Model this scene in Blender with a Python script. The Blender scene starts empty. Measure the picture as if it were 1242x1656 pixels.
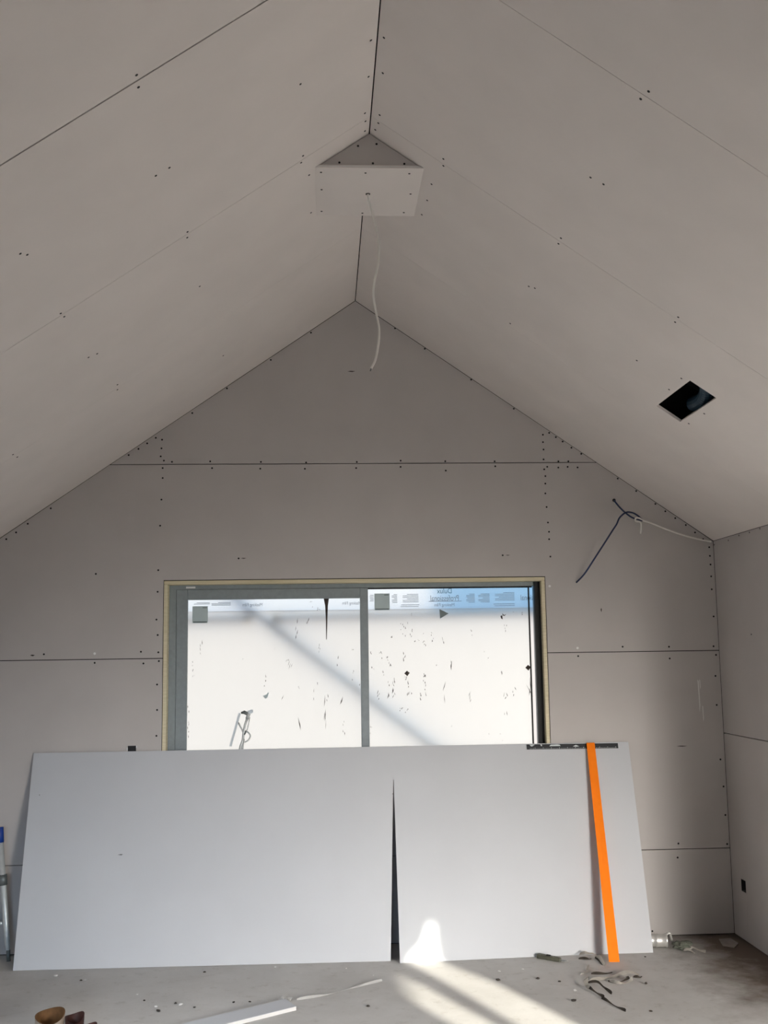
import bpy, bmesh, math, random
from mathutils import Vector, Matrix
from mathutils.geometry import tessellate_polygon

# ------------------------------------------------------------------ camera, world, sun, lights, exposure
scene = bpy.context.scene
COL = scene.collection
V = Vector

cam_data = bpy.data.cameras.new('camera')
cam = bpy.data.objects.new('camera', cam_data)
COL.objects.link(cam)
scene.camera = cam
cam_data.sensor_fit = 'VERTICAL'
cam_data.sensor_height = 36.0
cam_data.lens = 36.0 * 1746.42 / 1656.0
cam_data.clip_start = 0.05
F = V((0.05518555, 0.98975406, 0.13168694))
R = V((0.99845094, -0.05376558, -0.01431706))
U = V((0.00709015, -0.13227304, 0.99118796))
cam.matrix_world = Matrix(((R.x, U.x, -F.x, -0.2081), (R.y, U.y, -F.y, -6.7058), (R.z, U.z, -F.z, 1.7073), (0, 0, 0, 1)))

scene.view_settings.view_transform = 'Standard'
scene.view_settings.look = 'None'
scene.view_settings.gamma = 1.0
scene.view_settings.use_curve_mapping = False
scene.view_settings.exposure = 0.0
scene.cycles.use_denoising = True
scene.cycles.max_bounces = 6
scene.cycles.diffuse_bounces = 4
scene.cycles.use_adaptive_sampling = True
scene.cycles.adaptive_threshold = 0.06
scene.cycles.sample_clamp_indirect = 6.0

world = bpy.data.worlds.new('overcast_world')
scene.world = world
world.use_nodes = True
wn = world.node_tree
wn.nodes.clear()
w_out = wn.nodes.new('ShaderNodeOutputWorld')
w_bg = wn.nodes.new('ShaderNodeBackground')
w_tc = wn.nodes.new('ShaderNodeTexCoord')
w_sep = wn.nodes.new('ShaderNodeSeparateXYZ')
w_ramp = wn.nodes.new('ShaderNodeValToRGB')
w_map = wn.nodes.new('ShaderNodeMapRange')
w_map.inputs['From Min'].default_value = -1.0
w_map.inputs['From Max'].default_value = 1.0
wn.links.new(w_tc.outputs['Generated'], w_sep.inputs[0])
wn.links.new(w_sep.outputs['Z'], w_map.inputs['Value'])
wn.links.new(w_map.outputs[0], w_ramp.inputs[0])
w_ramp.color_ramp.elements[0].position = 0.47
w_ramp.color_ramp.elements[0].color = (0.93, 0.86, 0.82, 1)      # pale ground of the building site
w_ramp.color_ramp.elements[1].position = 0.53
w_ramp.color_ramp.elements[1].color = (0.94, 0.97, 1.0, 1)       # bright hazy sky
w_bg.inputs['Strength'].default_value = 1.5
wn.links.new(w_ramp.outputs[0], w_bg.inputs['Color'])
wn.links.new(w_bg.outputs[0], w_out.inputs['Surface'])

ELEV = math.radians(11.0)
AZ = V((-0.352, 0.936, 0.0)).normalized()
SUN_DIR = V((AZ.x * math.cos(ELEV), AZ.y * math.cos(ELEV), -math.sin(ELEV)))   # the way the sunlight travels


def add_light(name, kind, loc, direction, energy, color, **kw):
    ld = bpy.data.lights.new(name, kind)
    lo = bpy.data.objects.new(name, ld)
    COL.objects.link(lo)
    lo.location = loc
    lo.rotation_euler = V(direction).to_track_quat('-Z', 'Y').to_euler()
    ld.energy = energy
    ld.color = color
    for k, v in kw.items():
        setattr(ld, k, v)
    return lo


add_light('sun', 'SUN', (8, -20, 6), SUN_DIR, 18.0, (1.0, 0.95, 0.82), angle=math.radians(0.53))
# daylight from the wrapped rear doors, then two added fill lamps
add_light('door_daylight', 'AREA', (3.75, -8.93, 1.08), (-0.375, 0.907, -0.245), 90.0, (1.0, 0.95, 0.88),
          shape='RECTANGLE', size=1.9, size_y=2.0, spread=math.radians(42))
add_light('rear_door_daylight', 'AREA', (-1.3, -8.93, 1.08), (-0.03, 1.0, -0.28), 15.0, (0.52, 0.74, 1.0),
          shape='RECTANGLE', size=1.9, size_y=2.0, spread=math.radians(42))
add_light('high_window_daylight', 'AREA', (-2.2, -2.7, 1.9), (0.62, 0.0, -0.80), 22.0, (0.94, 0.97, 1.0),  # added lamp to lift the floor and, by bounce, the ceiling
          shape='RECTANGLE', size=2.2, size_y=0.8, spread=math.radians(84))
add_light('side_rooflight_daylight', 'AREA', (3.3, -2.8, 2.34), (0.0, 0.0, -1.0), 120.0, (1.0, 0.98, 0.96),  # added lamp, its floor bounce brightens the left ceiling slope
          shape='RECTANGLE', size=1.6, size_y=2.0, spread=math.radians(50))

# ------------------------------------------------------------------ room dimensions (metres)
HR = 3.9726        # ridge
TR = 0.69615       # slope of the right ceiling
TL = 0.69092       # slope of the left ceiling
EAVE = 2.4
XR = 2.259
XL = -(HR - EAVE) / TL
YB = -9.0          # rear wall behind the camera
WALL_END = -1.58   # the right wall stops here and the room widens
XS = 6.0           # far side of the wider part
J1, J2, J3 = 2.909, 1.709, 0.509     # sheet joints on the gable wall
PT = 0.013         # plasterboard thickness
rnd = random.Random(7)

SCREWS_BACK = [(-0.066,3.924), (-0.285,3.759), (-0.541,3.580), (-0.817,3.395), (-1.033,3.236), (-1.258,3.078), (-1.311,3.043), (-1.364,3.008),
    (-1.424,2.969), (-1.485,2.934), (-1.552,2.887), (-1.661,2.810), (-1.787,2.729), (-1.894,2.637), (-2.031,2.542), (-2.100,2.489), (-2.158,2.448),
    (0.065,3.924), (0.254,3.789), (0.443,3.654), (0.737,3.451), (1.007,3.260), (1.230,3.102), (1.272,3.074), (1.315,3.045), (1.370,3.005),
    (1.432,2.965), (1.498,2.920), (1.549,2.888), (1.661,2.804), (1.777,2.723), (1.897,2.639), (1.959,2.591), (2.021,2.547), (2.087,2.502),
    (2.144,2.454), (2.194,2.411), (-1.156,2.925), (-0.919,2.927), (-0.603,2.922), (-0.320,2.917), (-0.001,2.919), (0.276,2.926), (0.559,2.921),
    (0.874,2.919), (1.283,2.917), (1.347,2.917), (-1.206,2.933), (-1.213,2.886), (-0.907,2.884), (-0.607,2.879), (-0.328,2.877), (-0.006,2.880),
    (0.275,2.886), (0.561,2.861), (0.877,2.887), (1.281,2.877), (1.341,2.881), (1.210,2.882), (1.405,2.877), (-1.219,3.066), (-1.222,3.011),
    (-1.226,2.960), (-1.212,2.823), (-1.218,2.687), (-1.224,2.524), (-1.232,2.248), (-1.234,2.115), (-1.239,1.945), (-1.230,1.851), (-1.330,1.751),
    (-1.225,1.746), (-1.221,1.693), (-1.314,1.680), (-1.230,1.552), (-1.228,1.400), (-1.230,1.246), (1.189,3.090), (1.188,3.042), (1.190,2.994),
    (1.188,2.930), (1.190,2.866), (1.196,2.822), (1.194,2.774), (1.192,2.711), (1.197,2.624), (1.202,2.525), (1.207,2.466), (1.206,2.419),
    (1.210,2.309), (-1.912,1.744), (-1.607,1.688), (-1.611,2.229), (1.363,1.686), (1.646,1.740), (1.940,1.736), (1.941,1.663), (2.224,1.735),
    (2.231,2.359), (2.232,2.304), (2.233,2.249), (2.233,2.174), (2.232,2.092), (2.235,1.921), (2.237,1.681), (2.226,1.551), (2.224,1.372),
    (2.229,1.040), (2.239,0.876), (2.241,0.705), (2.242,0.532), (1.939,0.542), (1.930,0.459), (1.753,0.033), (-0.740,2.316), (0.908,2.320)]
SCREWS_WHITE = [(-1.608,1.744), (1.361,1.736), (1.199,2.123)]
SCREWS_RIGHT = [(-0.013,2.373), (-0.257,2.375), (-0.429,2.386), (-0.590,2.386), (-0.744,2.390), (-0.529,1.798)]
SCREWS_CL = [(-0.762,-3.629), (-0.767,-3.565), (-0.284,-2.999), (-0.754,-2.996), (-0.801,-3.000), (-0.762,-2.418), (-0.769,-2.369), (-1.254,-3.051),
    (-1.240,-3.016), (-0.783,-1.798), (-1.267,-2.419), (-1.264,-2.371), (-1.251,-1.793), (-1.285,-1.815), (-1.261,-1.246), (-1.274,-1.177),
    (-1.780,-1.232), (-1.779,-1.158), (-0.024,-2.993), (-0.023,-2.739), (-0.027,-2.457), (-0.022,-2.382), (-0.021,-2.294), (-0.286,-2.432),
    (-0.295,-2.382), (-0.264,-2.218), (-0.261,-1.809), (-0.783,-0.622)]
SCREWS_CR = [(0.023,-3.010), (0.031,-2.777), (0.035,-2.454), (0.033,-2.382), (0.023,-2.309), (0.300,-2.441), (0.306,-2.386), (0.278,-2.162),
    (0.275,-1.986), (0.266,-1.808), (0.790,-3.574), (0.798,-3.630), (0.775,-2.991), (0.819,-3.002), (0.787,-2.432), (0.789,-2.374), (0.794,-1.827),
    (0.770,-1.804), (1.271,-2.423), (1.276,-2.367), (0.777,-1.241), (1.451,-1.901), (1.456,-1.703), (1.625,-1.696), (1.625,-1.472), (1.281,-1.782)]
BOXF = [(-0.050,3.911), (0.031,3.921), (-0.132,3.834), (0.014,3.832), (0.151,3.831)]
BOXB = [(-0.212,-2.208), (-0.017,-2.206), (0.176,-2.204), (-0.210,-2.031), (0.198,-1.993), (-0.211,-1.790), (-0.016,-1.772), (0.182,-1.783),
    (0.002,-1.989)]
WCABLE = [(0.002,3.810), (0.010,3.765), (0.024,3.715), (0.040,3.641), (0.047,3.567), (0.046,3.479), (0.028,3.397), (0.021,3.333), (0.032,3.252),
    (0.045,3.174), (0.041,3.102), (0.026,3.025), (0.006,2.982)]
BLUE = [(1.631,2.664), (1.661,2.624), (1.699,2.585), (1.742,2.553), (1.781,2.540), (1.805,2.532), (1.797,2.548), (1.774,2.568), (1.743,2.584),
    (1.703,2.585), (1.662,2.553), (1.640,2.510), (1.615,2.475), (1.569,2.408), (1.493,2.299), (1.422,2.198), (1.369,2.144)]
WHITE2 = [(2.245,2.394), (2.146,2.415), (2.048,2.443), (1.950,2.480), (1.852,2.520), (1.813,2.532), (1.789,2.548), (1.765,2.548), (1.765,2.529),
    (1.792,2.524), (1.799,2.501), (1.793,2.449)]
B1L = [(0.267,-0.435), (0.447,-0.873), (0.647,-1.400)]
B1R = [(0.431,-0.353), (0.658,-0.798), (0.845,-1.249), (0.925,-1.454)]
B2U = [(0.213,-0.697), (0.291,-0.825), (0.417,-1.121), (0.548,-1.417)]
B2L = [(0.196,-0.960), (0.216,-1.072), (0.277,-1.238), (0.381,-1.426)]
B1T = [(0.230,-0.370,0.000), (0.288,-0.354,0.051), (0.343,-0.338,0.099), (0.367,-0.322,0.152), (0.380,-0.307,0.198), (0.409,-0.306,0.201),
    (0.406,-0.322,0.151), (0.413,-0.342,0.088), (0.429,-0.370,0.001)]


# ------------------------------------------------------------------ materials
def mat(name, col, rough=0.8, metal=0.0, var=0.0, scale=8.0, bump=0.0, bump_scale=60.0, col2=None, stretch=None):
    m = bpy.data.materials.new(name)
    m.use_nodes = True
    nt = m.node_tree
    b = nt.nodes['Principled BSDF']
    b.inputs['Roughness'].default_value = rough
    b.inputs['Metallic'].default_value = metal
    if rough > 0.7:
        b.inputs['Specular IOR Level'].default_value = 0.25
    c = (*col, 1.0)
    b.inputs['Base Color'].default_value = c
    tc = nt.nodes.new('ShaderNodeTexCoord')
    mp = nt.nodes.new('ShaderNodeMapping')
    if stretch:
        mp.inputs['Scale'].default_value = stretch
    nt.links.new(tc.outputs['Object'], mp.inputs[0])
    if var > 0 or col2:
        n = nt.nodes.new('ShaderNodeTexNoise')
        n.inputs['Scale'].default_value = scale
        n.inputs['Detail'].default_value = 6.0
        nt.links.new(mp.outputs[0], n.inputs['Vector'])
        r = nt.nodes.new('ShaderNodeValToRGB')
        r.color_ramp.elements[0].position = 0.35
        r.color_ramp.elements[1].position = 0.65
        if col2:
            r.color_ramp.elements[0].color = c
            r.color_ramp.elements[1].color = (*col2, 1)
        else:
            r.color_ramp.elements[0].color = tuple(x * (1 - var) for x in col) + (1,)
            r.color_ramp.elements[1].color = tuple(min(1, x * (1 + var)) for x in col) + (1,)
        nt.links.new(n.outputs['Fac'], r.inputs[0])
        nt.links.new(r.outputs[0], b.inputs['Base Color'])
    if bump > 0:
        n2 = nt.nodes.new('ShaderNodeTexNoise')
        n2.inputs['Scale'].default_value = bump_scale
        n2.inputs['Detail'].default_value = 5.0
        nt.links.new(mp.outputs[0], n2.inputs['Vector'])
        bp = nt.nodes.new('ShaderNodeBump')
        bp.inputs['Strength'].default_value = bump
        bp.inputs['Distance'].default_value = 0.004
        nt.links.new(n2.outputs['Fac'], bp.inputs['Height'])
        nt.links.new(bp.outputs[0], b.inputs['Normal'])
    return m


M = {}
M['ceil'] = mat('ceiling_board_paper', (0.75, 0.695, 0.66), 0.92, var=0.025, scale=3.0, bump=0.03, bump_scale=180)  # same board as the walls, colour raised to make the ceiling look better lit
M['board'] = mat('wall_board_paper', (0.54, 0.51, 0.495), 0.92, var=0.025, scale=3.0, bump=0.03, bump_scale=180)  # same board as the ceiling, colour lowered to put the gable in shade
M['sheet'] = mat('plasterboard_sheet_paper', (0.555, 0.57, 0.60), 0.9, var=0.02, scale=2.0, bump=0.02, bump_scale=180)
M['core'] = mat('dark_framing', (0.03, 0.027, 0.025), 0.95, var=0.2)
M['edge'] = mat('gypsum_edge', (0.78, 0.77, 0.75), 0.9, var=0.03)
M['screw'] = mat('black_screw', (0.012, 0.011, 0.011), 0.6, 0.3, var=0.1)
M['white_fill'] = mat('white_filler', (0.85, 0.85, 0.83), 0.8, var=0.03)
M['pine'] = mat('pine', (0.66, 0.59, 0.40), 0.7, col2=(0.76, 0.69, 0.50), scale=5, stretch=(3, 3, 30), bump=0.05)
M['pine_h'] = mat('pine_horizontal', (0.62, 0.55, 0.36), 0.7, col2=(0.72, 0.65, 0.46), scale=5, stretch=(1, 30, 30), bump=0.05)
M['alu'] = mat('grey_powder_coat', (0.25, 0.285, 0.30), 0.5, var=0.05, scale=40)
M['seal'] = mat('black_rubber', (0.008, 0.008, 0.009), 0.7, var=0.1)
M['bead'] = mat('white_bead', (0.8, 0.8, 0.8), 0.5, var=0.03)
M['sticker'] = mat('grey_sticker', (0.50, 0.60, 0.62), 0.6, var=0.03)
M['sticker_dark'] = mat('dark_sticker', (0.16, 0.2, 0.21), 0.6, var=0.05)
M['print'] = mat('teal_print', (0.10, 0.26, 0.32), 0.7, var=0.05)
M['print_grey'] = mat('grey_print', (0.34, 0.38, 0.46), 0.7, var=0.05)
M['grime'] = mat('dried_drips', (0.07, 0.055, 0.048), 0.8, var=0.2)
M['tube_blue'] = mat('scaffold_tube_blue', (0.18, 0.48, 0.95), 0.5, 0.0, var=0.1)
M['tube_grey'] = mat('scaffold_tube_zinc', (0.38, 0.42, 0.46), 0.45, 0.5, var=0.1)
M['orange'] = mat('orange_anodised', (1.0, 0.22, 0.003), 0.72, 0.0, var=0.03, scale=30)
M['black_metal'] = mat('black_ruler', (0.012, 0.014, 0.018), 0.45, 0.2, var=0.1)
M['ink'] = mat('white_ink', (0.62, 0.66, 0.68), 0.6, var=0.05)
M['cable_white'] = mat('white_pvc', (0.90, 0.88, 0.83), 0.5, var=0.04)
M['cable_blue'] = mat('blue_pvc', (0.012, 0.028, 0.085), 0.4, var=0.1)
M['duct'] = mat('blue_duct', (0.02, 0.06, 0.10), 0.4, var=0.1)
M['silver'] = mat('silver_metal', (0.75, 0.74, 0.71), 0.38, 0.7, var=0.08, scale=30)
M['alu_bright'] = mat('aluminium', (0.62, 0.65, 0.65), 0.42, 0.35, var=0.05, scale=30)
M['blue_plastic'] = mat('blue_plastic', (0.01, 0.05, 0.30), 0.4, var=0.05)
M['knuckle'] = mat('grey_cast_metal', (0.18, 0.2, 0.2), 0.5, 0.5, var=0.1)
M['leather'] = mat('brown_leather', (0.15, 0.075, 0.03), 0.85, var=0.2, scale=30, bump=0.2)
M['leather_out'] = mat('tan_leather', (0.40, 0.32, 0.25), 0.7, var=0.1, scale=30, bump=0.2)
M['leather_dark'] = mat('dark_brown_leather', (0.05, 0.014, 0.010), 0.6, var=0.2, scale=30, bump=0.2)
M['paper'] = mat('torn_paper', (0.66, 0.63, 0.58), 0.85, var=0.08, scale=30)
M['paper_dark'] = mat('dark_paper_strip', (0.10, 0.085, 0.07), 0.85, var=0.2, scale=30)
M['flake'] = mat('dusty_flake', (0.30, 0.27, 0.24), 0.9, var=0.1, scale=30)
M['olive'] = mat('olive_handle', (0.09, 0.09, 0.065), 0.55, var=0.15, scale=40)
M['debris_dark'] = mat('dark_debris', (0.06, 0.052, 0.045), 0.85, var=0.3)
M['rag'] = mat('grey_green_rag', (0.14, 0.15, 0.12), 0.9, var=0.3, scale=25, bump=0.3)
M['sealed'] = mat('opaque_door_wrap', (0.45, 0.44, 0.42), 0.9, var=0.03)


def concrete():
    m = mat('concrete_slab', (0.44, 0.425, 0.405), 0.75)
    nt = m.node_tree
    b = nt.nodes['Principled BSDF']
    tc = nt.nodes.new('ShaderNodeTexCoord')

    def noise(scale, detail, p0, p1):
        n = nt.nodes.new('ShaderNodeTexNoise')
        n.inputs['Scale'].default_value = scale
        n.inputs['Detail'].default_value = detail
        n.inputs['Roughness'].default_value = 0.65
        nt.links.new(tc.outputs['Object'], n.inputs['Vector'])
        r = nt.nodes.new('ShaderNodeValToRGB')
        r.color_ramp.elements[0].position = p0
        r.color_ramp.elements[1].position = p1
        nt.links.new(n.outputs['Fac'], r.inputs[0])
        return n, r

    n1, r1 = noise(1.6, 8, 0.3, 0.7)
    r1.color_ramp.elements[0].color = (0.50, 0.485, 0.465, 1)
    r1.color_ramp.elements[1].color = (0.64, 0.63, 0.615, 1)
    n2, r2 = noise(14, 8, 0.28, 0.44)
    r2.color_ramp.elements[0].color = (0.68, 0.65, 0.61, 1)
    r2.color_ramp.elements[1].color = (1, 1, 1, 1)
    n3, r3 = noise(95, 3, 0.66, 0.72)
    r3.color_ramp.elements[0].color = (0, 0, 0, 1)
    r3.color_ramp.elements[1].color = (1, 1, 1, 1)
    # corner shade painted brown, ragged-edged, on the right-hand side of the slab
    sep = nt.nodes.new('ShaderNodeSeparateXYZ')
    nt.links.new(tc.outputs['Object'], sep.inputs[0])
    n4, r4 = noise(4.0, 6, 0.3, 0.7)
    add = nt.nodes.new('ShaderNodeMath')
    add.operation = 'MULTIPLY_ADD'
    add.inputs[1].default_value = 0.8
    nt.links.new(n4.outputs['Fac'], add.inputs[0])
    nt.links.new(sep.outputs['X'], add.inputs[2])
    rs = nt.nodes.new('ShaderNodeMapRange')
    rs.inputs['From Min'].default_value = 2.05
    rs.inputs['From Max'].default_value = 2.5
    nt.links.new(add.outputs[0], rs.inputs['Value'])
    lim = nt.nodes.new('ShaderNodeMapRange')          # the painted shade ends where the side wall ends
    lim.inputs['From Min'].default_value = -1.9
    lim.inputs['From Max'].default_value = -1.2
    nt.links.new(sep.outputs['Y'], lim.inputs['Value'])
    limx = nt.nodes.new('ShaderNodeMath')
    limx.operation = 'LESS_THAN'
    limx.inputs[1].default_value = 2.5
    nt.links.new(sep.outputs['X'], limx.inputs[0])
    m1 = nt.nodes.new('ShaderNodeMath')
    m1.operation = 'MULTIPLY'
    m2 = nt.nodes.new('ShaderNodeMath')
    m2.operation = 'MULTIPLY'
    nt.links.new(rs.outputs[0], m1.inputs[0])
    nt.links.new(lim.outputs[0], m1.inputs[1])
    nt.links.new(m1.outputs[0], m2.inputs[0])
    nt.links.new(limx.outputs[0], m2.inputs[1])

    def mix(kind, a, bb, fac=1.0):
        mx = nt.nodes.new('ShaderNodeMix')
        mx.data_type = 'RGBA'
        mx.blend_type = kind
        if hasattr(fac, 'node'):
            nt.links.new(fac, mx.inputs[0])
        else:
            mx.inputs[0].default_value = fac
        for sock, val in ((mx.inputs[6], a), (mx.inputs[7], bb)):
            if hasattr(val, 'node'):
                nt.links.new(val, sock)
            else:
                sock.default_value = val
        return mx.outputs[2]

    c = mix('MULTIPLY', r1.outputs[0], r2.outputs[0], 0.55)
    c = mix('MIX', c, (0.75, 0.73, 0.70, 1), r3.outputs[0])
    c = mix('MIX', c, (0.15, 0.115, 0.09, 1), m2.outputs[0])
    nt.links.new(c, b.inputs['Base Color'])
    bp = nt.nodes.new('ShaderNodeBump')
    bp.inputs['Strength'].default_value = 0.15
    bp.inputs['Distance'].default_value = 0.004
    nt.links.new(n2.outputs['Fac'], bp.inputs['Height'])
    nt.links.new(bp.outputs[0], b.inputs['Normal'])
    return m


M['concrete'] = concrete()


def glass_mat():
    m = bpy.data.materials.new('clear_glass')
    m.use_nodes = True
    nt = m.node_tree
    nt.nodes.clear()
    o = nt.nodes.new('ShaderNodeOutputMaterial')
    t = nt.nodes.new('ShaderNodeBsdfTransparent')
    t.inputs[0].default_value = (0.97, 0.985, 0.98, 1)
    g = nt.nodes.new('ShaderNodeBsdfGlossy')
    g.inputs['Roughness'].default_value = 0.42     # dusty building-site glass
    fr = nt.nodes.new('ShaderNodeFresnel')
    fr.inputs[0].default_value = 1.45
    mx = nt.nodes.new('ShaderNodeMixShader')
    nt.links.new(fr.outputs[0], mx.inputs[0])
    nt.links.new(t.outputs[0], mx.inputs[1])
    nt.links.new(g.outputs[0], mx.inputs[2])
    nt.links.new(mx.outputs[0], o.inputs[0])
    return m


def film_mat(name, col, wr=0.3):
    m = bpy.data.materials.new(name)
    m.use_nodes = True
    nt = m.node_tree
    nt.nodes.clear()
    o = nt.nodes.new('ShaderNodeOutputMaterial')
    tr = nt.nodes.new('ShaderNodeBsdfTranslucent')
    df = nt.nodes.new('ShaderNodeBsdfDiffuse')
    df.inputs[0].default_value = (0.5, 0.5, 0.5, 1)
    mx = nt.nodes.new('ShaderNodeMixShader')
    mx.inputs[0].default_value = 0.12
    tc = nt.nodes.new('ShaderNodeTexCoord')
    mp = nt.nodes.new('ShaderNodeMapping')
    mp.inputs['Scale'].default_value = (9, 1, 1.2)
    n = nt.nodes.new('ShaderNodeTexNoise')
    n.inputs['Scale'].default_value = 2.0
    n.inputs['Detail'].default_value = 4
    r = nt.nodes.new('ShaderNodeValToRGB')
    r.color_ramp.elements[0].color = tuple(c * (1 - 0.1 * wr) for c in col) + (1,)
    r.color_ramp.elements[1].color = (*col, 1)
    nt.links.new(tc.outputs['Object'], mp.inputs[0])
    nt.links.new(mp.outputs[0], n.inputs['Vector'])
    nt.links.new(n.outputs['Fac'], r.inputs[0])
    nt.links.new(r.outputs[0], tr.inputs[0])
    nt.links.new(tr.outputs[0], mx.inputs[1])
    nt.links.new(df.outputs[0], mx.inputs[2])
    nt.links.new(mx.outputs[0], o.inputs[0])
    return m


M['glass'] = glass_mat()
M['film'] = film_mat('milky_film', (0.80, 0.765, 0.735))
M['tarp'] = film_mat('blue_net', (0.60, 0.82, 0.99))
M['band'] = film_mat('printed_film_band', (0.84, 0.87, 0.91), 0.1)


# ------------------------------------------------------------------ builders
def link(name, me, material, parent=None):
    o = bpy.data.objects.new(name, me)
    COL.objects.link(o)
    if material and len(me.materials) == 0:
        me.materials.append(M[material])
    o.parent = parent
    return o


def from_bm(name, bm, material, parent=None, smooth=False):
    bmesh.ops.recalc_face_normals(bm, faces=bm.faces)
    me = bpy.data.meshes.new(name)
    bm.to_mesh(me)
    bm.free()
    if smooth:
        for p in me.polygons:
            p.use_smooth = True
    return link(name, me, material, parent)


def empty(name, loc=(0, 0, 0), parent=None):
    o = bpy.data.objects.new(name, None)
    COL.objects.link(o)
    o.empty_display_size = 0.1
    o.location = loc
    o.parent = parent
    return o


def tag(o, label, cat, group=None):
    o['label'] = label
    o['category'] = cat
    if group:
        o['group'] = group
    return o


def structure(o, label=None):
    o['kind'] = 'structure'
    if label:
        o['label'] = label
    return o


def bm_box(bm, x0, x1, y0, y1, z0, z1, mtx=None):
    vs = [bm.verts.new(V((x, y, z)) if mtx is None else mtx @ V((x, y, z)))
          for x in (x0, x1) for y in (y0, y1) for z in (z0, z1)]
    for f in ((0, 1, 3, 2), (4, 6, 7, 5), (0, 4, 5, 1), (2, 3, 7, 6), (0, 2, 6, 4), (1, 5, 7, 3)):
        bm.faces.new([vs[i] for i in f])


def box(name, x0, x1, y0, y1, z0, z1, material, parent=None, bevel=0.0, mtx=None):
    bm = bmesh.new()
    bm_box(bm, x0, x1, y0, y1, z0, z1, mtx)
    if bevel:
        bmesh.ops.bevel(bm, geom=bm.edges[:], offset=bevel, segments=1, affect='EDGES')
    return from_bm(name, bm, material, parent)


def bm_prism(bm, pts, off):
    a = [bm.verts.new(V(p)) for p in pts]
    b = [bm.verts.new(V(p) + V(off)) for p in pts]
    n = len(pts)
    if n <= 4:
        bm.faces.new(a)
        bm.faces.new(b[::-1])
    else:
        for t in tessellate_polygon([[V(p) for p in pts]]):
            bm.faces.new([a[i] for i in t])
            bm.faces.new([b[i] for i in t[::-1]])
    for i in range(n):
        bm.faces.new((a[i], a[(i + 1) % n], b[(i + 1) % n], b[i]))


def prism(name, pts, off, material, parent=None):
    bm = bmesh.new()
    bm_prism(bm, pts, off)
    return from_bm(name, bm, material, parent)


def smooth_path(pts, n=6):
    pts = [V(p) for p in pts]
    out = []
    for i in range(len(pts) - 1):
        p0, p1, p2, p3 = pts[max(i - 1, 0)], pts[i], pts[i + 1], pts[min(i + 2, len(pts) - 1)]
        for k in range(n):
            t = k / n
            out.append(0.5 * ((2 * p1) + (p2 - p0) * t + (2 * p0 - 5 * p1 + 4 * p2 - p3) * t * t
                              + (-p0 + 3 * p1 - 3 * p2 + p3) * t ** 3))
    out.append(pts[-1])
    return out


def bm_tube(bm, pts, r, sides=10, caps=True):
    pts = [V(p) for p in pts]
    rs = r if isinstance(r, (list, tuple)) else [r] * len(pts)
    t0 = (pts[1] - pts[0]).normalized()
    ref = V((0, 0, 1)) if abs(t0.z) < 0.9 else V((1, 0, 0))
    nrm = t0.cross(ref).normalized()
    rings = []
    for i, p in enumerate(pts):
        t = (pts[min(i + 1, len(pts) - 1)] - pts[max(i - 1, 0)]).normalized()
        nrm = (nrm - t * nrm.dot(t)).normalized()
        bn = t.cross(nrm)
        rings.append([bm.verts.new(p + (nrm * math.cos(2 * math.pi * k / sides) + bn * math.sin(2 * math.pi * k / sides)) * rs[i])
                      for k in range(sides)])
    for a, b in zip(rings, rings[1:]):
        for k in range(sides):
            bm.faces.new((a[k], a[(k + 1) % sides], b[(k + 1) % sides], b[k]))
    if caps:
        bm.faces.new(rings[0][::-1])
        bm.faces.new(rings[-1])


def tube(name, pts, r, material, parent=None, sides=10, smooth=True):
    bm = bmesh.new()
    bm_tube(bm, pts, r, sides)
    return from_bm(name, bm, material, parent, smooth)


def rel(pts, o):
    return [V(p) - V(o) for p in pts]


# shared screw-head mesh: a small low dish, its axis along +Z
def screw_mesh(name, material, r=0.006):
    bm = bmesh.new()
    n = 8
    a = [bm.verts.new((r * math.cos(2 * math.pi * k / n), r * math.sin(2 * math.pi * k / n), -0.001)) for k in range(n)]
    b = [bm.verts.new((r * 0.85 * math.cos(2 * math.pi * k / n), r * 0.85 * math.sin(2 * math.pi * k / n), 0.0012)) for k in range(n)]
    c = bm.verts.new((0, 0, 0.0005))
    for k in range(n):
        bm.faces.new((a[k], a[(k + 1) % n], b[(k + 1) % n], b[k]))
        bm.faces.new((b[k], b[(k + 1) % n], c))
    me = bpy.data.meshes.new(name)
    bm.to_mesh(me)
    bm.free()
    me.materials.append(M[material])
    return me


SCREW = screw_mesh('screw_head', 'screw', 0.0056)
SCREW_BIG = screw_mesh('screw_head_wall', 'screw', 0.0066)
SCREW_WHITE = screw_mesh('screw_head_filled', 'white_fill', 0.0085)


def screw(parent, loc, normal, me=SCREW):
    o = bpy.data.objects.new('screw', me)
    COL.objects.link(o)
    o.parent = parent
    o.location = loc
    o.rotation_euler = V(normal).to_track_quat('Z', 'Y').to_euler()
    return o


# ------------------------------------------------------------------ the setting: floor
structure(box('floor', -2.5, XS + 0.1, YB - 0.1, 0.14, -0.12, 0.0, 'concrete'), 'dusty grey concrete floor slab with brown stains')

# ------------------------------------------------------------------ back gable wall
WX0, WX1, WZ0, WZ1 = -1.199, 1.173, 0.955, 2.186      # the cut-out for the window
wall_back = structure(empty('wall_back'), 'unpainted grey plasterboard gable wall with screwed horizontal sheets')
G = 0.0025


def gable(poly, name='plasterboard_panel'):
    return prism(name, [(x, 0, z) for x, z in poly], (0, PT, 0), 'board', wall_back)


def xl(z): return -(HR - z) / TL + 0.003
def xr(z): return (HR - z) / TR - 0.003


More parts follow.
